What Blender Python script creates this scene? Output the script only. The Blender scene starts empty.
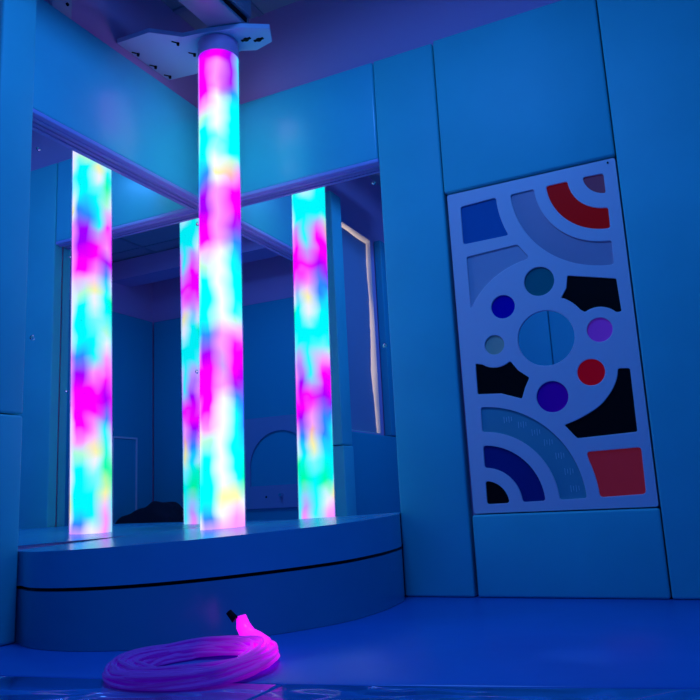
import bpy, bmesh, math, random
from mathutils import Vector, Matrix
random.seed(7)
PI = math.pi
scene = bpy.context.scene
C = scene.collection

# ---------------------------------------------------------------- camera
yaw, pitch, roll, fpx = 0.4468, 0.1948, -0.0505, 757.1
fwd = Vector((-math.sin(yaw)*math.cos(pitch), math.cos(yaw)*math.cos(pitch), math.sin(pitch)))
rt = Vector((math.cos(yaw), math.sin(yaw), 0)); up = rt.cross(fwd)
r2 = rt*math.cos(roll)+up*math.sin(roll); u2 = up*math.cos(roll)-rt*math.sin(roll)
cam_data = bpy.data.cameras.new('camera'); cam = bpy.data.objects.new('camera', cam_data); C.objects.link(cam)
cam_data.sensor_width = 36; cam_data.lens = fpx/700*36; cam_data.clip_start = 0.02
M = Matrix((r2, u2, -fwd)).transposed().to_4x4(); M.translation = Vector((1.8235, -2.4707, 0.3241))
cam.matrix_world = M
scene.camera = cam

# ---------------------------------------------------------------- world, lights, exposure
w = bpy.data.worlds.new('world'); scene.world = w; w.use_nodes = True
w.node_tree.nodes['Background'].inputs[0].default_value = (0.02, 0.06, 0.25, 1)
w.node_tree.nodes['Background'].inputs[1].default_value = 0.1
vs = scene.view_settings
vs.view_transform = 'Standard'; vs.look = 'None'; vs.gamma = 1; vs.use_curve_mapping = False; vs.exposure = 0
def area(name, loc, rot, size, sizey, color, power):
    l = bpy.data.lights.new(name, 'AREA'); l.shape = 'RECTANGLE'; l.size = size; l.size_y = sizey
    l.color = color; l.energy = power
    o = bpy.data.objects.new(name, l); C.objects.link(o); o.location = loc; o.rotation_euler = rot; return o
area('unseen_blue_fill', (1.12, -1.26, 2.30), (0, 0, 0), 0.50, 0.44, (0.055, 0.25, 0.92), 22.5)  # unseen lamp added for the room's blue light; its place is made up

TUBE_GAIN = 1.04

# ---------------------------------------------------------------- materials
def mat(name, col, rough=0.5, metal=0.0, spec=0.5, coat=0.0, bump=0.0, bscale=8.0, emis=None, estr=0.0, var=0.0, trans=0.0):
    m = bpy.data.materials.new(name); m.use_nodes = True
    nt = m.node_tree; b = nt.nodes['Principled BSDF']
    b.inputs['Base Color'].default_value = (*col, 1); b.inputs['Roughness'].default_value = rough
    b.inputs['Metallic'].default_value = metal; b.inputs['Specular IOR Level'].default_value = spec
    b.inputs['Coat Weight'].default_value = coat; b.inputs['Coat Roughness'].default_value = 0.15
    b.inputs['Transmission Weight'].default_value = trans
    if emis: b.inputs['Emission Color'].default_value = (*emis, 1); b.inputs['Emission Strength'].default_value = estr
    tc = nt.nodes.new('ShaderNodeTexCoord')
    if bump:
        n = nt.nodes.new('ShaderNodeTexNoise'); n.inputs['Scale'].default_value = bscale; n.inputs['Detail'].default_value = 3
        nt.links.new(tc.outputs['Object'], n.inputs['Vector'])
        bp = nt.nodes.new('ShaderNodeBump'); bp.inputs['Strength'].default_value = 1; bp.inputs['Distance'].default_value = bump
        nt.links.new(n.outputs['Fac'], bp.inputs['Height']); nt.links.new(bp.outputs[0], b.inputs['Normal'])
    if var:
        n2 = nt.nodes.new('ShaderNodeTexNoise'); n2.inputs['Scale'].default_value = 3; n2.inputs['Detail'].default_value = 4
        nt.links.new(tc.outputs['Object'], n2.inputs['Vector'])
        r = nt.nodes.new('ShaderNodeValToRGB')
        r.color_ramp.elements[0].color = (*[c*(1-var) for c in col], 1); r.color_ramp.elements[1].color = (*[min(1, c*(1+var)) for c in col], 1)
        r.color_ramp.elements[0].position = .3; r.color_ramp.elements[1].position = .7
        nt.links.new(n2.outputs['Fac'], r.inputs[0]); nt.links.new(r.outputs[0], b.inputs['Base Color'])
    return m
VINYL = mat('turquoise_vinyl', (0.075, 0.66, 0.66), 0.5, spec=0.3, bump=0.004, bscale=3.5, var=0.05)
VINYL_G = mat('glossy_turquoise_vinyl', (0.075, 0.72, 0.78), 0.33, spec=0.75, coat=0.15, bump=0.003, bscale=3.5, var=0.05)
VINYL_D = mat('blue_vinyl', (0.01, 0.44, 0.54), 0.5, bump=0.003, bscale=3)
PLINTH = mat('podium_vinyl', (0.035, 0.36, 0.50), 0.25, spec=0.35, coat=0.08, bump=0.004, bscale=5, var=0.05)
PAINT = mat('white_wall_paint', (0.80, 0.42, 0.72), 0.8, bump=0.0008, bscale=60)
CEIL = mat('ceiling_tile_paint', (0.45, 0.47, 0.52), 0.9, bump=0.001, bscale=80)
BOARD = mat('white_board', (0.78, 0.74, 0.80), 0.35)
STRIP = mat('pale_blue_strip_vinyl', (0.46, 0.46, 0.88), 0.4)
WHITE = mat('white_plastic', (0.75, 0.72, 0.76), 0.4)
PLY = mat('white_painted_ply', (0.72, 0.80, 0.98), 0.5)
STEEL = mat('grey_steel', (0.38, 0.42, 0.5), 0.45, metal=0.3)
CHROME = mat('chrome', (0.85, 0.85, 0.88), 0.12, metal=1)
BLACK = mat('black_plastic', (0.003, 0.003, 0.004), 0.4, spec=0.12)
MIRROR = mat('mirror_glass', (0.86, 0.88, 0.92), 0.0, metal=1)
FABRIC_DK = mat('dark_cloth', (0.012, 0.01, 0.02), 0.9, bump=0.004, bscale=12)
BLIND = mat('blind_cloth', (0.34, 0.38, 0.52), 0.8, bump=0.002, bscale=6)
PANE = mat('daylit_pane', (0.8, 0.6, 0.5), 0.5, emis=(1.0, 0.78, 0.66), estr=1.1)
FLOORB = mat('screed', (0.03, 0.1, 0.3), 0.8)
MAT_F = mat('royal_blue_vinyl', (0.02, 0.19, 0.60), 0.34, bump=0.003, bscale=4, var=0.06)

def wavy_mat(name, col, dist, sc):
    m = mat(name, col, 0.16, spec=0.9, coat=0.8)
    nt = m.node_tree; b = nt.nodes['Principled BSDF']; tc = nt.nodes.new('ShaderNodeTexCoord')
    mp = nt.nodes.new('ShaderNodeMapping'); mp.inputs['Scale'].default_value = (1.0, 1.6, 1)
    n = nt.nodes.new('ShaderNodeTexNoise'); n.inputs['Scale'].default_value = sc; n.inputs['Detail'].default_value = 1.0; n.inputs['Distortion'].default_value = 1.0
    bp = nt.nodes.new('ShaderNodeBump'); bp.inputs['Distance'].default_value = dist; bp.inputs['Strength'].default_value = 1
    nt.links.new(tc.outputs['Object'], mp.inputs[0]); nt.links.new(mp.outputs[0], n.inputs['Vector'])
    nt.links.new(n.outputs['Fac'], bp.inputs['Height']); nt.links.new(bp.outputs[0], b.inputs['Normal'])
    return m
MAT_W = wavy_mat('rippled_gloss_vinyl', (0.03, 0.26, 0.75), 0.16, 3.2)

# ---------------------------------------------------------------- helpers
def obj(name, bm, m, parent=None, smooth=True):
    me = bpy.data.meshes.new(name); bmesh.ops.recalc_face_normals(bm, faces=bm.faces[:]); bm.to_mesh(me); bm.free()
    o = bpy.data.objects.new(name, me); C.objects.link(o)
    if m: me.materials.append(m)
    if smooth:
        for p in me.polygons: p.use_smooth = True
        try: me.set_sharp_from_angle(angle=math.radians(50))
        except Exception: pass
    if parent:
        o.parent = parent; o.matrix_parent_inverse = Matrix.Translation(-Vector(parent.location))
    return o
def thing(name, label, cat, loc=(0, 0, 0), group=None):
    o = bpy.data.objects.new(name, None); C.objects.link(o); o.location = loc
    o['label'] = label; o['category'] = cat
    if group: o['group'] = group
    return o
def tag(o, label, cat, group=None):
    o['label'] = label; o['category'] = cat
    if group: o['group'] = group
    return o
def struct(name, bm, m):
    o = obj(name, bm, m); o['kind'] = 'structure'; return o
def box(bm, x0, x1, y0, y1, z0, z1, bev=0.0, seg=3):
    r = bmesh.ops.create_cube(bm, size=1)
    for v in r['verts']:
        v.co = Vector(((x0+x1)/2+v.co.x*(x1-x0), (y0+y1)/2+v.co.y*(y1-y0), (z0+z1)/2+v.co.z*(z1-z0)))
    if bev:
        es = {e for v in r['verts'] for e in v.link_edges}
        bmesh.ops.bevel(bm, geom=list(es), offset=bev, segments=seg, profile=0.5, affect='EDGES')
def bx(x0, x1, y0, y1, z0, z1, bev=0.0, seg=3):
    bm = bmesh.new(); box(bm, x0, x1, y0, y1, z0, z1, bev, seg); return bm
def cyl(bm, p0, p1, ra, rb=None, n=24, caps=True):
    p0 = Vector(p0); p1 = Vector(p1); rb = ra if rb is None else rb
    d = (p1-p0); q = d.to_track_quat('Z', 'Y').to_matrix().to_4x4(); q.translation = (p0+p1)/2
    bmesh.ops.create_cone(bm, cap_ends=caps, cap_tris=False, segments=n, radius1=ra, radius2=rb, depth=d.length, matrix=q)
def tube(bm, pts, r, n=8, closed=False):
    P = [Vector(p) for p in pts]; rings = []
    for i, p in enumerate(P):
        a = P[i-1] if (i > 0 or closed) else P[i]; b = P[(i+1) % len(P)] if (i < len(P)-1 or closed) else P[i]
        t = (b-a).normalized(); s = t.cross(Vector((0, 0, 1)))
        if s.length < 1e-3: s = t.cross(Vector((0, 1, 0)))
        s.normalize(); q = t.cross(s); rr = r[i] if isinstance(r, (list, tuple)) else r
        rings.append([bm.verts.new(p+rr*(s*math.cos(2*PI*k/n)+q*math.sin(2*PI*k/n))) for k in range(n)])
    m = len(rings)
    for i in range(m if closed else m-1):
        A = rings[i]; B = rings[(i+1) % m]
        for k in range(n): bm.faces.new((A[k], A[(k+1) % n], B[(k+1) % n], B[k]))
    if not closed:
        bm.faces.new(rings[0][::-1]); bm.faces.new(rings[-1])
def prism(bm, pts, z0, z1):
    a = [bm.verts.new((x, y, z0)) for x, y in pts]; b = [bm.verts.new((x, y, z1)) for x, y in pts]
    bm.faces.new(a[::-1]); top = bm.faces.new(b)
    for i in range(len(pts)):
        j = (i+1) % len(pts); bm.faces.new((a[i], a[j], b[j], b[i]))
    return top
def pad(x0, x1, y0, y1, z0, z1, label, m=None, bev=0.008, group=None, name='wall_pad'):
    """a padded vinyl panel: rounded edges, softly puffed faces"""
    bm = bmesh.new(); box(bm, x0, x1, y0, y1, z0, z1)
    es = bm.edges[:]
    bmesh.ops.bevel(bm, geom=es, offset=bev, segments=4, profile=0.5, affect='EDGES')
    o = obj(name, bm, m or VINYL)
    return tag(o, label, 'wall pad', group)

# ---------------------------------------------------------------- the room
RX, RY, RZ = 2.55, -2.65, 2.37
WY0, WY1, WZ0, WZ1 = -1.155, -1.715, 0.70, 1.925      # window opening in the left wall
struct('floor', bx(-0.14, RX+0.1, RY-0.1, 0.1, -0.13, -0.03), FLOORB)
struct('ceiling', bx(-0.14, RX+0.1, RY-0.1, 0.1, RZ, RZ+0.1), CEIL)
bm = bmesh.new()
for a in ((-0.14, -0.004, WY0, 0.1, -0.03, RZ), (-0.14, -0.004, RY-0.1, WY1, -0.03, RZ), (-0.14, -0.004, WY1, WY0, -0.03, WZ0), (-0.14, -0.004, WY1, WY0, WZ1, RZ)): box(bm, *a)
struct('wall_left', bm, PAINT)
struct('wall_front', bx(-0.004, RX+0.1, 0.004, 0.1, -0.03, RZ), PAINT)
struct('wall_right', bx(RX, RX+0.1, RY-0.1, 0.004, -0.03, RZ), PAINT)
struct('wall_back', bx(-0.004, RX, RY-0.1, RY, -0.03, RZ), PAINT)
bm = bmesh.new()
for i in range(1, 5): box(bm, i*0.6-0.3-0.012, i*0.6-0.3+0.012, RY, 0.0, RZ-0.008, RZ)
for i in range(0, 5): box(bm, 0.0, RX, -0.2-i*0.6-0.012, -0.2-i*0.6+0.012, RZ-0.009, RZ)
struct('trim_1', bm, STEEL)                              # ceiling grid
bm = bx(0.0, RX, -2.36, -2.14, 2.20, RZ-0.01)
struct('trim_2', bm, PAINT)                              # boxed ceiling beam
bm = bmesh.new()
for a in ((-0.114, -0.003, WY0-0.004, WY0, WZ0, WZ1), (-0.114, -0.003, WY1, WY1+0.004, WZ0, WZ1), (-0.114, -0.003, WY1, WY0, WZ0, WZ0+0.004), (-0.114, -0.003, WY1, WY0, WZ1-0.004, WZ1)): box(bm, *a)
struct('trim_3', bm, mat('white_reveal_gloss', (0.8, 0.8, 0.78), 0.4))
win = struct('window_1', bx(-0.135, -0.115, WY1-0.01, WY0+0.01, WZ0-0.01, WZ1+0.01), PANE)
# blackout blind with daylight leaking round its crooked edge
bm = bmesh.new(); N = 40; rows = []
rn = [random.uniform(-1, 1) for _ in range(N+1)]
for i in range(N+1):
    z = WZ0+0.005+(WZ1-0.03-WZ0)*i/N; row = []
    off = 0.010*math.sin(z*6.0+0.8)+0.004*math.sin(z*19)+0.0025*rn[i]
    for j in range(9):
        y = (WY0-0.004)+((WY1+0.027+off)-(WY0-0.004))*j/8
        row.append((-0.022+0.004*math.sin(z*9+j)-0.002*j*0.2, y, z))
    rows.append(row)
fr = [[bm.verts.new(p) for p in r] for r in rows]; bk = [[bm.verts.new((p[0]-0.004, p[1], p[2])) for p in r] for r in rows]
for i in range(N):
    for j in range(8):
        bm.faces.new((fr[i][j], fr[i][j+1], fr[i+1][j+1], fr[i+1][j])); bm.faces.new((bk[i][j+1], bk[i][j], bk[i+1][j], bk[i+1][j+1]))
    bm.faces.new((fr[i][8], bk[i][8], bk[i+1][8], fr[i+1][8])); bm.faces.new((bk[i][0], fr[i][0], fr[i+1][0], bk[i+1][0]))
for j in range(8):
    bm.faces.new((fr[0][j+1], fr[0][j], bk[0][j], bk[0][j+1])); bm.faces.new((fr[N][j], fr[N][j+1], bk[N][j+1], bk[N][j]))
tag(obj('window_blind', bm, BLIND), 'dark window blind with warm daylight leaking around it, reflected in the right mirror', 'blind')

# ---------------------------------------------------------------- padded walls
ZB, ZT = 1.558, 1.955
pL = pad(0, 0.05, -0.975, -0.051, ZB, ZT, 'wide turquoise padded band on the left wall above the left mirror', VINYL_G)
pR = pad(0, 0.817, -0.05, 0, ZB, ZT, 'turquoise padded band above the right mirror, ending at the corner column', VINYL_G)
for o_, a_ in ((pL, (0.001, 0.047, -0.983, -0.047, ZB-0.012, ZB+0.004)), (pR, (0.001, 0.817, -0.047, -0.001, ZB-0.012, ZB+0.004))):
    b_ = obj('bottom_strip', bx(*a_, 0.003, 2), STRIP, o_); b_['label'] = 'pale strip along the lower edge'
    b_ = obj('edge_bead', bx(*((a_[0]+0.018 if o_ is pL else a_[0]), a_[1]-(0.02 if o_ is pL else 0), a_[2]+(0.02 if o_ is pR else 0), a_[3]-(0.018 if o_ is pR else 0), ZB-0.017, ZB-0.010), 0.002, 2), STRIP, o_)
pad(0.82, 1.058, -0.05, 0, 0, ZT, 'narrow full-height turquoise padded column between the right mirror and the cutout panel')
pad(1.062, 1.637, -0.052, 0, 1.363, ZT+0.005, 'square turquoise wall pad directly above the white cutout panel')
pad(1.07, 1.637, -0.052, 0, 0, 0.255, 'low turquoise wall pad directly under the white cutout panel')
pad(1.641, RX-0.052, -0.055, 0, 0, ZT+0.01, 'tall plain turquoise wall pad at the far right of the cutout panel')
pad(0, 0.10, -1.105, -0.985, 0.60, ZT+0.02, 'tall narrow turquoise padded column at the left edge of the photo')
pad(0, 0.104, -1.105, -0.988, 0, 0.596, 'short turquoise pad under the tall column at the left edge, beside the podium')
pad(0, 0.05, -1.93, -1.11, 0, 0.685, 'low blue wall pad under the window blind, reflected in the right mirror', VINYL_D)
pad(0, 0.05, -2.595, -1.76, 0.69, 1.93, 'tall blue wall pad beside the window blind, reflected in the right mirror', VINYL_D)
pad(0, 0.05, -2.595, -1.935, 0, 0.685, 'low blue wall pad in the corner behind the camera on the left wall', VINYL_D)
xs = [0.052, 0.9, 1.75, RX-0.052]
pad(xs[0], xs[1]-0.002, RY, RY+0.05, 0, 1.93, 'full-height blue pad on the back wall beside the low arch board', VINYL_D)
pad(xs[1]+0.002, xs[2]-0.002, RY, RY+0.05, 0, 1.93, 'full-height blue pad on the back wall behind the white arch board', VINYL_D)
pad(xs[2]+0.002, xs[3], RY, RY+0.05, 0, 1.93, 'full-height blue pad on the back wall near the dark heap', VINYL_D)
ys = [-0.058, -0.9, -1.75, RY+0.052]
for i, t_ in enumerate(('nearest the cutout panel wall', 'midway along that wall', 'behind the white framed hatch')):
    pad(RX-0.05, RX, ys[i+1]+0.002, ys[i]-0.002, 0, 1.93, 'full-height blue pad on the wall facing the left mirror, '+t_, VINYL_D)

# ---------------------------------------------------------------- mirrors
def mirror(name, x0, x1, y0, y1, label, screws, axis):
    t = thing(name, label, 'mirror', (x0, y0, 0.24))
    obj('glass', bx(x0, x1, y0, y1, 0.242, ZB-0.010), MIRROR, t, smooth=False)
    for a, z in screws:
        bm = bmesh.new()
        if axis == 'x': cyl(bm, (0.001, a, z), (0.006, a, z), 0.008, 0.004, 16)
        else: cyl(bm, (a, -0.001, z), (a, -0.006, z), 0.008, 0.004, 16)
        s = obj('screw_cap', bm, CHROME, t); s['label'] = 'small chrome mirror screw cap'
    return t
mirror('wall_mirror', -0.0035, 0.0, -0.984, 0.0, 'tall left wall mirror in the corner, behind the light column reflections', [(-0.877, 0.85), (-0.877, 1.465), (-0.074, 0.85), (-0.06, 1.47)], 'x')
mirror('wall_mirror', 0.0, 0.819, 0.0, 0.0035, 'right wall mirror in the corner, reflecting the window blind', [(0.775, 1.49), (0.781, 0.862)], 'y')

# ---------------------------------------------------------------- podium
curve = [(0.815, -0.052), (0.850, -0.13), (0.868, -0.25), (0.872, -0.372), (0.855, -0.53), (0.80, -0.67), (0.722, -0.80), (0.642, -0.90), (0.555, -0.975),
         (0.451, -1.025), (0.33, -1.048), (0.21, -1.035), (0.106, -0.984)]
def catmull(P, n=6):
    out = []
    for i in range(len(P)-1):
        p0 = P[max(i-1, 0)]; p1 = P[i]; p2 = P[i+1]; p3 = P[min(i+2, len(P)-1)]
        for k in range(n):
            t = k/n
            out.append(tuple(0.5*((2*p1[d])+(-p0[d]+p2[d])*t+(2*p0[d]-5*p1[d]+4*p2[d]-p3[d])*t*t+(-p0[d]+3*p1[d]-3*p2[d]+p3[d])*t**3) for d in (0, 1)))
    out.append(P[-1]); return out
fc = catmull(curve)
poly = [(0.004, -0.004), (0.815, -0.004)]+fc+[(0.004, -0.980)]
def tilt(x, y): return 0.024*(x-0.45)+0.024*(y+0.5)
podium = thing('corner_podium', 'curved quarter-round blue padded podium in the mirrored corner carrying the light column', 'podium', (0.4, -0.4, 0))
def slab(z0, z1, bev, inset=0.0, tl=(0, 0)):
    bm = bmesh.new()
    pts = poly
    if inset:
        c = Vector((0.35, -0.4)); pts = []
        for i, (x, y) in enumerate(poly):
            if 1 < i < len(poly)-1:
                d = (Vector((x, y))-Vector((0, 0))).normalized(); pts.append((x-d.x*inset, y-d.y*inset))
            else: pts.append((x, y))
    prism(bm, pts, z0, z1)
    es = [e for e in bm.edges if abs(e.verts[0].co.z-e.verts[1].co.z) < 1e-6 and all(v.co.x > 0.06 and v.co.y < -0.01 for v in e.verts)]
    if bev: bmesh.ops.bevel(bm, geom=es, offset=bev, segments=4, profile=0.5, affect='EDGES')
    for v in bm.verts:
        k = tl[1] if v.co.z > (z0+z1)/2 else tl[0]
        v.co.z += k*tilt(v.co.x, v.co.y)
    return bm
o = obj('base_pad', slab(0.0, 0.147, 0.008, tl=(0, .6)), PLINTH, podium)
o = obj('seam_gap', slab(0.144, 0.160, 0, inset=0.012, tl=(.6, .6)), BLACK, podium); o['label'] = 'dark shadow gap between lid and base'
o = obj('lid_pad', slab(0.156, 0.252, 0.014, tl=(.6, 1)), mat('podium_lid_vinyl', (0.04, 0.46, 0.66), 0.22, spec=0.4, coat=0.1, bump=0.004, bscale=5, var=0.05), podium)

# ---------------------------------------------------------------- light column
PAL = dict(c=(0, 1.06, 1.06), g=(0, 1.1, .42), b=(.03, .28, 1.8), v=(.42, 0, 1.8), m=(1.15, 0, 1.4), p=(1.15, .34, 1.5), l=(.62, .38, 1.6),
           w=(1.02, 1.0, 1.5), y=(1.1, 1.02, .42), o=(1.1, .50, .50), q=(.22, 1.05, 1.4), n=(.50, 1.08, .75))
def S(s): return [(float(a[1:]), a[0]) for a in s.split()]
REAL = lambda y: 0.24+(531-y)*1.73/483
LEFT = lambda y: 0.24+(540-y)/264
RIGHT = lambda y: 0.24+(519-y)/230
DOUB = lambda y: 0.24+(523-y)/220
sect = [
 (-135, LEFT, 'q155 y163 w176 q190 c200 c225 l235 m250 m262 p282 y300 w313 q330 c350 c367 p385 m402 m420 p436 y455 w468 q482 c500 c520 w535'),
 (-97, REAL, 'v46 m60 m98 p110 n122 c132 c165 b186 v203 v222 m240 m255 p264 n277 c290 c330 b348 v365 m388 m418 p434 n448 c462 c502 b518 l530'),
 (-51, REAL, 'm46 m56 p64 p90 w102 w130 q148 w165 y180 w188 p200 p215 p250 w268 w335 p352 l380 p398 w412 w480 y500 w515 p530'),
 (-18, REAL, 'v46 v85 b97 c110 c158 n168 o182 m200 m222 v238 b256 c272 c325 n336 p346 m357 m378 v396 b410 c424 c488 y502 p518 p530'),
 (22, RIGHT, 'c190 c215 l226 m240 m255 v270 b287 b300 c315 c340 q350 p365 m380 v400 b422 b440 c460 g485 w500 p515'),
 (61, RIGHT, 'v90 m102 p120 w140 q160 w190 c202 c244 l254 m270 p288 y302 w318 c332 c380 l390 m402 p420 o434 y448 q465 c478 c512 q518'),
 (100, RIGHT, 'm90 p130 w150 g170 c200 c220 l232 m250 m275 l294 c312 c348 l364 v384 m408 v424 b438 c455 g480 l502 p518'),
 (130, DOUB, 'm100 p130 g160 w190 c220 w240 p258 m275 m296 w314 g332 c345 q365 p388 m415 m430 w452 g472 c490 c522'),
 (-175, LEFT, 'v90 p120 w150 c165 g185 n205 m225 p250 v266 b281 c298 c322 n340 w350 p368 m390 v410 b425 c444 g476 y500 p522 p535'),
]
for a_, b_ in ((-97, (-103, -80)), (100, (94, 105))):   # colour columns keep some width before they blend
    q_ = [q for q in sect if q[0] == a_][0]; sect.remove(q_); sect += [(c_,)+q_[1:] for c_ in b_]
sect.sort(key=lambda q: q[0])
Z0, Z1 = 0.23, 1.975
def tube_mat():
    m = bpy.data.materials.new('colour_led_column'); m.use_nodes = True; nt = m.node_tree; nt.nodes.clear()
    L = nt.links.new
    def N(t, **k):
        n = nt.nodes.new(t)
        for a, b in k.items(): setattr(n, a, b)
        return n
    def mth(op, a, b=None, c=None):
        n = N('ShaderNodeMath', operation=op)
        for i, v in enumerate((a, b, c)):
            if v is None: continue
            if isinstance(v, (int, float)): n.inputs[i].default_value = v
            else: L(v, n.inputs[i])
        return n.outputs[0]
    tc = N('ShaderNodeTexCoord'); sp = N('ShaderNodeSeparateXYZ'); L(tc.outputs['Object'], sp.inputs[0])
    ns = N('ShaderNodeTexNoise'); ns.inputs['Scale'].default_value = 11; ns.inputs['Detail'].default_value = 1; L(tc.outputs['Object'], ns.inputs['Vector'])
    nx = mth('SUBTRACT', ns.outputs['Fac'], 0.5)
    ang = mth('ARCTAN2', sp.outputs[1], sp.outputs[0]); ang = mth('MULTIPLY', ang, 180/PI); ang = mth('MULTIPLY_ADD', nx, 34.0, ang)
    zf = mth('MULTIPLY_ADD', nx, 0.05, mth('DIVIDE', mth('SUBTRACT', sp.outputs[2], Z0), Z1-Z0))
    acc = None; A = [s[0] for s in sect]; K = len(A)
    for i, (a, fz, s) in enumerate(sect):
        st = sorted([(max(0, min(1, (fz(y)-Z0)/(Z1-Z0))), PAL[c]) for y, c in S(s)], key=lambda t: t[0])
        r = N('ShaderNodeValToRGB'); cr = r.color_ramp; cr.interpolation = 'LINEAR'
        cr.elements[0].position = st[0][0]; cr.elements[0].color = (*st[0][1], 1)
        cr.elements[1].position = st[-1][0]; cr.elements[1].color = (*st[-1][1], 1)
        for p, c in st[1:-1]:
            e = cr.elements.new(p); e.color = (*c, 1)
        L(zf, r.inputs[0])
        dl = (a-A[i-1]) % 360; dr = (A[(i+1) % K]-a) % 360
        d = mth('WRAP', mth('SUBTRACT', ang, float(a)), 180.0, -180.0)
        wl = mth('MULTIPLY_ADD', d, 1/dl, 1.0); wr = mth('MULTIPLY_ADD', d, -1/dr, 1.0)
        wt = mth('MAXIMUM', mth('MINIMUM', wl, wr), 0.0)
        v = N('ShaderNodeVectorMath', operation='SCALE'); L(r.outputs[0], v.inputs[0]); L(wt, v.inputs['Scale'])
        if acc is None: acc = v.outputs[0]
        else:
            ad = N('ShaderNodeVectorMath', operation='ADD'); L(acc, ad.inputs[0]); L(v.outputs[0], ad.inputs[1]); acc = ad.outputs[0]
    em = N('ShaderNodeEmission'); em.inputs['Strength'].default_value = TUBE_GAIN; L(acc, em.inputs['Color'])
    out = N('ShaderNodeOutputMaterial'); L(em.outputs[0], out.inputs[0])
    return m
def shell_mat():
    m = bpy.data.materials.new('clear_acrylic_shell'); m.use_nodes = True; nt = m.node_tree; nt.nodes.clear(); L = nt.links.new
    tr = nt.nodes.new('ShaderNodeBsdfTransparent'); df = nt.nodes.new('ShaderNodeBsdfTranslucent'); df.inputs[0].default_value = (.85, .8, 1, 1)
    lw = nt.nodes.new('ShaderNodeLayerWeight'); lw.inputs[0].default_value = 0.25
    mp = nt.nodes.new('ShaderNodeMath'); mp.operation = 'MULTIPLY'; mp.inputs[1].default_value = 0.3
    mx = nt.nodes.new('ShaderNodeMixShader'); out = nt.nodes.new('ShaderNodeOutputMaterial')
    L(lw.outputs['Facing'], mp.inputs[0]); L(mp.outputs[0], mx.inputs[0]); L(tr.outputs[0], mx.inputs[1]); L(df.outputs[0], mx.inputs[2]); L(mx.outputs[0], out.inputs[0])
    return m
TX, TY = 0.2900, -0.3275
col = thing('light_column', 'tall glowing rainbow colour-changing light column standing on the podium in the mirrored corner', 'light column', (TX, TY, 0))
SH = Matrix.Identity(4); SH[0][2] = 0.0127; SH[1][2] = -0.005
def shear(o):   # the column leans very slightly out of plumb
    for v in o.data.vertices: v.co = SH @ v.co
    return o
def lp(name, bm, m):
    o = obj(name, bm, m); o.parent = col; shear(o); return o
bm = bmesh.new(); cyl(bm, (0, 0, 0.243), (0, 0, 1.965), 0.0738, n=64)
lp('led_diffuser', bm, tube_mat())
bm = bmesh.new(); cyl(bm, (0, 0, 0.243), (0, 0, 1.975), 0.0772, n=64, caps=False)
lp('acrylic_shell', bm, shell_mat())
bm = bmesh.new(); cyl(bm, (0, 0, 1.966), (0, 0, 2.026), 0.0765, n=64)
lp('top_collar', bm, mat('pale_pink_collar', (0.8, 0.42, 0.72), 0.4))

# ---------------------------------------------------------------- top bracket plate, trunking
plate = thing('ceiling_bracket', 'white angular mounting plate holding the top of the light column in the corner', 'bracket', (0.1, -0.35, 2.03))
pp = [(0.0, -0.535), (0.145, -0.527), (0.233, -0.443), (0.305, -0.429), (0.444, -0.385), (0.535, -0.325), (0.500, -0.252), (0.42, -0.235), (0.367, -0.262), (0.141, -0.219), (0.0, -0.24)]
bm = bmesh.new(); prism(bm, pp, 2.03, 2.048); obj('plate', bm, PLY, plate, smooth=False)
for x, y in ((0.022, -0.445), (0.022, -0.345), (0.025, -0.262), (0.194, -0.423), (0.203, -0.335)):
    bm = bmesh.new(); cyl(bm, (x, y, 2.0295), (x, y, 2.020), 0.006, 0.005, 12); cyl(bm, (x, y, 2.029), (x-0.012, y-0.022, 2.027), 0.0022, n=8)
    obj('screw', bm, BLACK, plate)
for x, y in ((0.425, -0.315), (0.465, -0.290)):
    bm = bmesh.new(); cyl(bm, (x, y, 2.0295), (x, y, 2.026), 0.010, 0.010, 16); box(bm, x-0.02, x+0.02, y-0.005, y+0.005, 2.027, 2.030); obj('slot', bm, BLACK, plate)
tr = thing('cable_trunking', 'grey metal box trunking with a dark slot running over the bracket plate', 'trunking', (0.38, -0.3, 2.05))
obj('channel', bx(0.33, 0.455, -1.6, -0.335, 2.05, 2.16, 0.004, 2), STEEL, tr)
obj('slot', bx(0.4555, 0.460, -1.58, -0.36, 2.062, 2.078), BLACK, tr)
obj('side_cover', bx(0.4556, 0.475, -1.6, -0.35, 2.082, 2.20, 0.003, 2), STEEL, tr)
for y in (-0.6, -1.4):
    bm = bmesh.new(); cyl(bm, (0.39, y, 2.16), (0.39, y, RZ), 0.008, n=12); obj('hanger_rod', bm, STEEL, tr)
wp = thing('wall_plate', 'small white screwed plate on the left wall above the padded band', 'plate', (0, -0.8, 2.0))
obj('plate', bx(-0.004, 0.012, -0.85, -0.765, 1.965, 2.12, 0.002, 2), WHITE, wp)
bm = bmesh.new(); cyl(bm, (0.012, -0.787, 2.03), (0.016, -0.787, 2.03), 0.006, n=12); obj('screw', bm, BLACK, wp)

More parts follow.
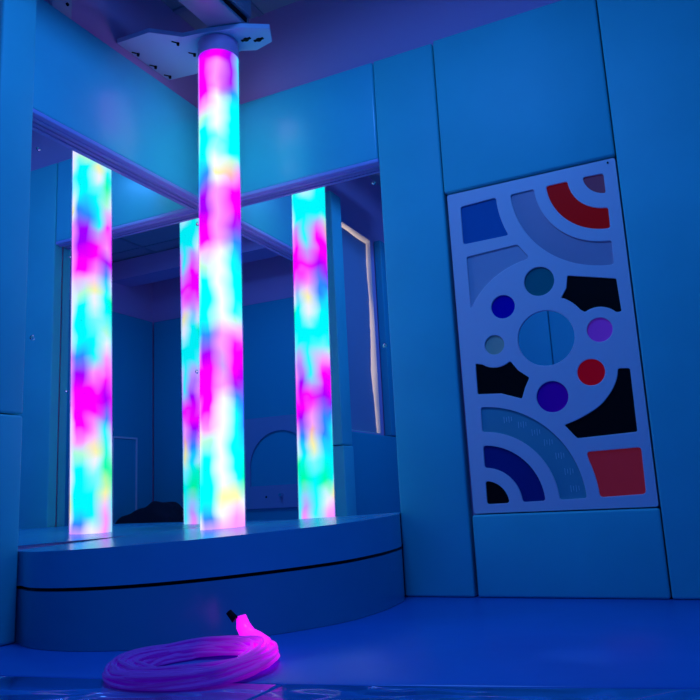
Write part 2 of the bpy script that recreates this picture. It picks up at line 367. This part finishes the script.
# ---------------------------------------------------------------- cutout play panel
def arc(cx, cz, r, a0, a1, n=24):
    return [(cx+r*math.cos(math.radians(a0+(a1-a0)*i/n)), cz+r*math.sin(math.radians(a0+(a1-a0)*i/n))) for i in range(n+1)]
def fillet(P, r, amin=30):
    P = [Vector(p) for p in P]; Q = []
    for p in P:
        if not Q or (p-Q[-1]).length > 1e-4: Q.append(p)
    if (Q[0]-Q[-1]).length < 1e-4: Q.pop()
    P = Q; n = len(P); out = []
    for i in range(n):
        a, b, c = P[i-1], P[i], P[(i+1) % n]; d1 = (b-a).normalized(); d2 = (c-b).normalized()
        ang = math.degrees(math.acos(max(-1, min(1, d1.dot(d2)))))
        if ang < amin: out.append(b); continue
        # walk back/forward along the outline by r
        def walk(step):
            left = r; j = i
            while True:
                q0 = P[j % n]; q1 = P[(j+step) % n]; l = (q1-q0).length
                if l >= left: return q0+(q1-q0)*left/l, j
                left -= l; j += step
        s, _ = walk(-1); e, _ = walk(1)
        out.append(('C', s, b, e, i))
    # drop plain points that lie within r of a filleted corner
    corners = [o for o in out if isinstance(o, tuple)]; res = []
    for o in out:
        if isinstance(o, tuple):
            _, s, b, e, _ = o
            for k in range(5):
                t = k/4; res.append(s*(1-t)**2+b*2*t*(1-t)+e*t*t)
        else:
            if all((o-c[2]).length > r*0.98 for c in corners): res.append(o)
    keep = [res[0]]
    for p in res[1:]:
        if (p-keep[-1]).length > 0.0016: keep.append(p)
    if (keep[0]-keep[-1]).length < 0.0016: keep.pop()
    return [(p.x, p.y) for p in keep]
CX, CZ = 1.360, 0.803
bl = (1.120, 0.286); trc = (1.600, 1.316)
def ring(c, ro, ri, a0, a1):
    return arc(c[0], c[1], ro, a0, a1)+(arc(c[0], c[1], ri, a1, a0) if ri else [c])
def circ_clip(ax, az, r, a0, a1): return arc(ax, az, r, a0, a1)
# outlines (x, z) of the openings
shapes = {}
shapes['blue'] = ([(1.113, 1.306), (1.243, 1.312)]+arc(trc[0], trc[1], 0.358, 184, 204, 8)+[(1.275, 1.168), (1.112, 1.166)], 0.012)
shapes['frost_arc'] = (ring(trc, 0.310, 0.228, 181, 269), 0.010)
shapes['red_arc'] = (ring(trc, 0.190, 0.118, 181, 269), 0.010)
shapes['smoke'] = ([(1.529, 1.316), (1.596, 1.314), (1.596, 1.243)]+arc(1.602, 1.318, 0.074, 262, 184, 8), 0.010)
shapes['frost_corner'] = ([(1.120, 0.935), (1.120, 1.122), (1.298, 1.133), (1.332, 1.083)]+arc(CX, CZ, 0.272, 97, 148, 20), 0.008)
shapes['black_bow'] = ([(1.447, 0.998), (1.440, 0.957), (1.419, 0.925)]+arc(CX, CZ, 0.138, 60, 33, 6)+arc(1.528, 0.806, 0.072, 122, 40, 10)+[(1.600, 0.853), (1.596, 0.962)], 0.006)
shapes['black_star'] = ([(1.120, 0.750)]+arc(1.191, 0.803, 0.075, 232, 308, 8)+[(1.243, 0.738), (1.262, 0.71), (1.297, 0.681), (1.280, 0.65), (1.266, 0.614)]+[(1.2, 0.638), (1.119, 0.644)], 0.006)
shapes['black_wedge'] = ([(1.604, 0.676), (1.603, 0.480), (1.424, 0.474)]+catmull([(1.388, 0.520), (1.445, 0.540), (1.502, 0.571), (1.540, 0.611), (1.560, 0.648), (1.567, 0.680)], 5), 0.007)
shapes['teal_arc'] = (ring(bl, 0.316, 0.232, 1, 89), 0.010)
shapes['navy_arc'] = (ring(bl, 0.190, 0.116, 1, 89), 0.010)
shapes['black_quarter'] = (ring(bl, 0.076, 0, 1, 89), 0.010)
shapes['red_square'] = ([(1.446, 0.433), (1.608, 0.436), (1.606, 0.296), (1.472, 0.292)]+arc(bl[0], bl[1], 0.352, 3, 20, 8), 0.012)
circles = {'mirror': (CX, CZ, 0.092), 'teal_disc': (1.357, 0.993, 0.050), 'blue_disc': (1.231, 0.927, 0.041), 'grey_disc': (1.191, 0.803, 0.034),
           'indigo_disc': (1.362, 0.612, 0.051), 'red_disc': (1.488, 0.676, 0.043), 'violet_disc': (1.528, 0.806, 0.040)}
outl = {k: fillet(p, r) for k, (p, r) in shapes.items()}
for k, (x, z, r) in circles.items(): outl[k] = arc(x, z, r, 0, 360, 48)[:-1]
def flat_mesh(name, loops, extr, bev, y, m, parent):
    cu = bpy.data.curves.new(name, 'CURVE'); cu.dimensions = '2D'; cu.fill_mode = 'BOTH'; cu.extrude = extr; cu.bevel_depth = bev; cu.bevel_resolution = 2
    for lpz in loops:
        s = cu.splines.new('POLY'); s.points.add(len(lpz)-1); s.use_cyclic_u = True
        for i, (x, z) in enumerate(lpz): s.points[i].co = (x, z, 0, 1)
    tmp = bpy.data.objects.new(name, cu); C.objects.link(tmp); bpy.context.view_layer.update()
    me = bpy.data.meshes.new_from_object(tmp.evaluated_get(bpy.context.evaluated_depsgraph_get()))
    bpy.data.objects.remove(tmp)
    for v in me.vertices: v.co = Vector((v.co.x, y-v.co.z, v.co.y))
    me.materials.clear(); me.materials.append(m)
    for p in me.polygons: p.use_smooth = True
    for p in me.polygons: p.use_smooth = abs(p.normal.y) < 0.98
    try: me.set_sharp_from_angle(angle=math.radians(40))
    except Exception: pass
    o = bpy.data.objects.new(name, me); C.objects.link(o)
    if parent: o.parent = parent; o.matrix_parent_inverse = Matrix.Translation(-Vector(parent.location))
    return o
panel = thing('sensory_panel', 'white wall panel with cutout arcs, circles and coloured inserts between the turquoise pads', 'play panel', (1.35, -0.02, 0.26))
rect = fillet([(1.076, 0.260), (1.634, 0.260), (1.634, 1.356), (1.070, 1.356)], 0.008)
flat_mesh('board', [rect]+list(outl.values()), 0.0115, 0.0013, -0.030, BOARD, panel)
obj('back_plate', bx(1.078, 1.632, -0.010, 0.0, 0.262, 1.354), WHITE, panel)
def frost(name, col, rough=0.3, e=None, es=0): return mat(name, col, rough, spec=0.12, emis=e, estr=es, var=0.08)  # e, es: glow added to brighten inserts that are no lamps
IM = {'blue': frost('blue_acrylic', (0.01, 0.16, 0.42)), 'frost_arc': frost('frosted_acrylic', (0.50, 0.42, 0.52)), 'red_arc': frost('red_acrylic_added_glow', (0.12, 0.0, 0.0), .5, (1, 0, 0.0), .075),  # red arc: brightness painted in by a weak added emission
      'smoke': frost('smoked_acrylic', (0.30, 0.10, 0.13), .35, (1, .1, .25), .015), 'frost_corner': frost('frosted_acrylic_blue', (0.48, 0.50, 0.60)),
      'black_bow': BLACK, 'black_star': BLACK, 'black_wedge': BLACK, 'black_quarter': BLACK,
      'teal_arc': frost('patterned_teal_acrylic', (0.12, 0.42, 0.46)), 'navy_arc': frost('navy_acrylic', (0.005, 0.03, 0.22)),
      'red_square': frost('dull_red_acrylic_added_glow', (0.3, 0.02, 0.04), .5, (1, .05, .10), .075),  # same added red glow, not light of its own
      'mirror': MIRROR, 'teal_disc': frost('deep_teal_acrylic', (0.0, 0.22, 0.22)), 'blue_disc': frost('ultramarine_acrylic', (0.0, 0.0, 0.42)),
      'grey_disc': frost('grey_acrylic', (0.5, 0.55, 0.38)), 'indigo_disc': frost('indigo_acrylic', (0.25, 0.0, 0.42)), 'red_disc': frost('bright_red_acrylic', (0.2, 0.0, 0.01), .5, (1, 0, .03), .11),  # red disc gets the strongest added glow
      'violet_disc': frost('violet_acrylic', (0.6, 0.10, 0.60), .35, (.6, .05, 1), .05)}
NM = {'blue': 'square insert of blue acrylic', 'frost_arc': 'frosted curved insert', 'red_arc': 'dark red curved insert', 'smoke': 'small smoky quarter insert', 'frost_corner': 'frosted insert beside the circles',
      'black_bow': 'black bow-shaped insert', 'black_star': 'black star-shaped insert', 'black_wedge': 'black wedge insert', 'black_quarter': 'black quarter-circle insert', 'teal_arc': 'patterned teal curved insert',
      'navy_arc': 'navy curved insert', 'red_square': 'dull red square insert', 'mirror': 'round central mirror', 'teal_disc': 'deep teal round insert', 'blue_disc': 'ultramarine round insert', 'grey_disc': 'small grey round insert',
      'indigo_disc': 'indigo round insert', 'red_disc': 'bright red round insert', 'violet_disc': 'violet round insert'}
ins = {}
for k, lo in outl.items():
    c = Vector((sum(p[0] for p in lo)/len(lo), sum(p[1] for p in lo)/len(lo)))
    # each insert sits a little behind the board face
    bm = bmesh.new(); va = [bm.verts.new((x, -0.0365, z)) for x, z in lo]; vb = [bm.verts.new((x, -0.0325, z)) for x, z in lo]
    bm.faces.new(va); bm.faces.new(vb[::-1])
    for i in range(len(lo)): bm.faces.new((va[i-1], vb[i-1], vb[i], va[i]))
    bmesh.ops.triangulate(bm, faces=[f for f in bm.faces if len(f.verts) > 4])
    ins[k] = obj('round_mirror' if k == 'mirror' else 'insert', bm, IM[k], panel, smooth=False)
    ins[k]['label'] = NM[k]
TICK = mat('pale_tick_print', (0.45, 0.8, 0.8), 0.4)
for a in (8, 19, 30, 41, 51, 61, 71):
    x = bl[0]+0.285*math.cos(math.radians(a)); z = bl[1]+0.285*math.sin(math.radians(a))
    for j in range(4):
        xx = x-0.013+j*0.008; h = 0.009 if j % 2 else 0.013
        o = obj('tick_mark', bx(xx-0.0009, xx+0.0009, -0.0373, -0.0366, z-h, z+h*0.6), TICK, None, smooth=False); o.parent = ins['teal_arc']
for x, z in ((1.612, 1.344),):
    bm = bmesh.new(); cyl(bm, (x, -0.043, z), (x, -0.046, z), 0.003, n=10); obj('screw', bm, BLACK, panel)

# ---------------------------------------------------------------- floor mats
def slope(x): return -1.2+0.2*(x-1.05)
def mat_slab(pts, m, label, bev=0.006):
    bm = bmesh.new(); prism(bm, pts, -0.03, -0.001)
    es = [e for e in bm.edges if all(v.co.z > -0.01 for v in e.verts)]
    bmesh.ops.bevel(bm, geom=es, offset=bev, segments=3, profile=0.5, affect='EDGES')
    return tag(obj('floor_mat', bm, m), label, 'floor mat')
mat_slab([(0.0, 0.0), (0.0, slope(0)+.08), (1.045, slope(1.045)), (RX, slope(RX)), (RX, 0.0)], MAT_F, 'large matt royal blue floor mat between the podium and the cutout panel')
mat_slab([(0.0, slope(0)+.077), (0.0, RY), (1.043, RY), (1.043, slope(1.043)-.003)], MAT_W, 'glossy rippled blue floor mat under the fibre-optic coil at the bottom left')
mat_slab([(1.047, slope(1.047)-.003), (1.047, RY), (RX, RY), (RX, slope(RX)-.003)], MAT_W, 'glossy rippled blue floor mat catching pale reflections at the bottom of the photo')

# ---------------------------------------------------------------- fibre-optic coil
def fibre_mat():
    m = mat('lit_fibre_sheath', (0.10, 0.14, 0.50), 0.25); nt = m.node_tree; b = nt.nodes['Principled BSDF']; L = nt.links.new
    tc = nt.nodes.new('ShaderNodeTexCoord')
    vd = nt.nodes.new('ShaderNodeVectorMath'); vd.operation = 'DISTANCE'; vd.inputs[1].default_value = (0.93, -1.06, 0.03)
    L(tc.outputs['Object'], vd.inputs[0])
    r = nt.nodes.new('ShaderNodeValToRGB'); cr = r.color_ramp
    cr.elements[0].position = 0.03; cr.elements[0].color = (2.4, 0.0, 2.6, 1); cr.elements[1].position = 0.42; cr.elements[1].color = (0.05, 0.0, 0.28, 1)
    e = cr.elements.new(0.10); e.color = (0.75, 0.0, 1.1, 1)
    e = cr.elements.new(0.20); e.color = (0.10, 0.0, 0.45, 1)
    L(vd.outputs['Value'], r.inputs[0]); L(r.outputs[0], b.inputs['Emission Color']); b.inputs['Emission Strength'].default_value = 0.30
    return m
FIB = fibre_mat()
coil = thing('fibre_optic_coil', 'glowing magenta coil of fibre-optic strands lying on the floor before the podium', 'light strands', (0.82, -1.13, 0))
bm = bmesh.new()
cx, cy = 0.806, -1.150
for s in range(95):
    ra = random.random(); rr = 0.112+0.054*ra; zz = 0.006+random.random()*0.024*math.sin(PI*min(.999, max(.05, ra)))**.5
    ph = random.uniform(0, 2*PI); ecc = random.uniform(-0.007, 0.007); ox = random.uniform(-0.01, 0.01); oy = random.uniform(-0.008, 0.008)
    pts = []
    for k in range(40):
        a = 2*PI*k/40
        r = rr+ecc*math.sin(2*a+ph)+0.006*math.sin(3*a+ph*1.7)
        x = r*math.cos(a)*1.0; y = r*math.sin(a)*1.03
        z = max(0.005, zz+0.006*math.sin(a*2+ph)+0.010*max(0, math.cos(a-0.9)))
        pts.append((cx+x+ox, cy+y+oy, z))
    tube(bm, pts, 0.0034, 6, closed=True)
o = obj('strand_loops', bm, FIB, coil); o['kind'] = 'stuff'
HOT = mat('glowing_fibre_end', (0.9, 0.2, 0.9), 0.3, emis=(0.85, 0.0, 1.0), estr=1.15)
bm = bmesh.new()
tube(bm, [(0.925, -1.08, 0.026), (0.890, -1.02, 0.030), (0.850, -0.985, 0.030), (0.815, -0.968, 0.036), (0.797, -0.962, 0.056), (0.792, -0.962, 0.078)], [0.014, 0.017, 0.019, 0.019, 0.016, 0.011], 16)
o = obj('strand_bundle_end', bm, HOT, coil); o['label'] = 'bright magenta bound end of the strands'
bm = bmesh.new(); cyl(bm, (0.785, -0.975, 0.070), (0.769, -0.978, 0.088), 0.009, 0.007, n=16)
o = obj('ferrule', bm, BLACK, coil); o['label'] = 'black end cap'

# ---------------------------------------------------------------- things behind the camera, seen in the mirrors
ab = thing('arch_board', 'low white board with a round arch recess and knob, reflected in the mirrors', 'play board', (1.3, RY+0.05, 0.29))
bo = fillet([(0.92, 0.29), (1.61, 0.29), (1.61, 0.99), (0.92, 0.99)], 0.01)
lo = arc(1.24, 0.60, 0.28, 0, 180, 40)+[(0.96, 0.46), (1.52, 0.46)]
o = flat_mesh('board', [bo, lo], 0.007, 0.001, RY+0.060, mat('pale_blue_board', (0.25, 0.36, 0.55), 0.5), ab)
obj('recess_back', bx(0.95, 1.53, RY+0.0505, RY+0.0525, 0.45, 0.89), VINYL_D, ab)
bm = bmesh.new(); cyl(bm, (1.235, RY+0.068, 0.385), (1.235, RY+0.100, 0.385), 0.016, 0.012, n=20); obj('knob', bm, CHROME, ab)
bm = bmesh.new(); cyl(bm, (1.375, RY+0.068, 0.375), (1.375, RY+0.070, 0.375), 0.008, n=12); obj('hole', bm, BLACK, ab)
hf = thing('framed_hatch', 'thin white framed hatch on the far padded wall, seen in the left mirror', 'hatch', (RX-0.05, -2.28, 0.15))
bm = bmesh.new()
for a in ((-2.39, -2.375, 0.15, 0.91), (-2.12, -2.105, 0.15, 0.91), (-2.375, -2.12, 0.15, 0.165), (-2.375, -2.12, 0.895, 0.91)): box(bm, RX-0.065, RX-0.0495, a[0], a[1], a[2], a[3])
obj('frame', bm, WHITE, hf, smooth=False)
obj('hatch_leaf', bx(RX-0.058, RX-0.0495, -2.375, -2.12, 0.165, 0.895), VINYL_D, hf)
# dark heap of clothing
bm = bmesh.new(); G = 28; vs_ = []
def hh(u, v):
    e = max(0, 1-(abs(2*u-1))**3)*max(0, 1-(abs(2*v-1))**3)
    return (0.315+0.065*max(0, min(1, (u-0.3)*4))+0.010*math.sin(7*u+1)+0.012*math.sin(9*v+4*u)+0.006*math.sin(23*u-9*v))*e**.3
for i in range(G+1):
    vs_.append([bm.verts.new((2.475-0.62*(i/G)+0.02*math.sin(j*.9), -2.38+0.34*(j/G), max(0.0, hh(i/G, j/G)))) for j in range(G+1)])
for i in range(G):
    for j in range(G): bm.faces.new((vs_[i][j], vs_[i+1][j], vs_[i+1][j+1], vs_[i][j+1]))
lowv = []
bd = [e for e in bm.edges if e.is_boundary]
bmesh.ops.holes_fill(bm, edges=bd, sides=0)
tag(obj('clothes_heap', bm, FABRIC_DK), 'dark rumpled heap of clothing on the floor, reflected low in the mirrors', 'clothing')
# added housing around the unseen blue lamp, set where the mirrors miss it
lampo = thing('added_ceiling_light', 'unseen flat blue ceiling light panel added above the floor mats', 'ceiling light', (1.2, -1.17, RZ))
bm = bmesh.new()
for a in ((0.85, 0.865, -1.495, -1.025), (1.375, 1.39, -1.495, -1.025), (0.865, 1.375, -1.495, -1.48), (0.865, 1.375, -1.04, -1.025)): box(bm, a[0], a[1], a[2], a[3], 2.295, RZ-0.009)
obj('frame', bm, WHITE, lampo, smooth=False)
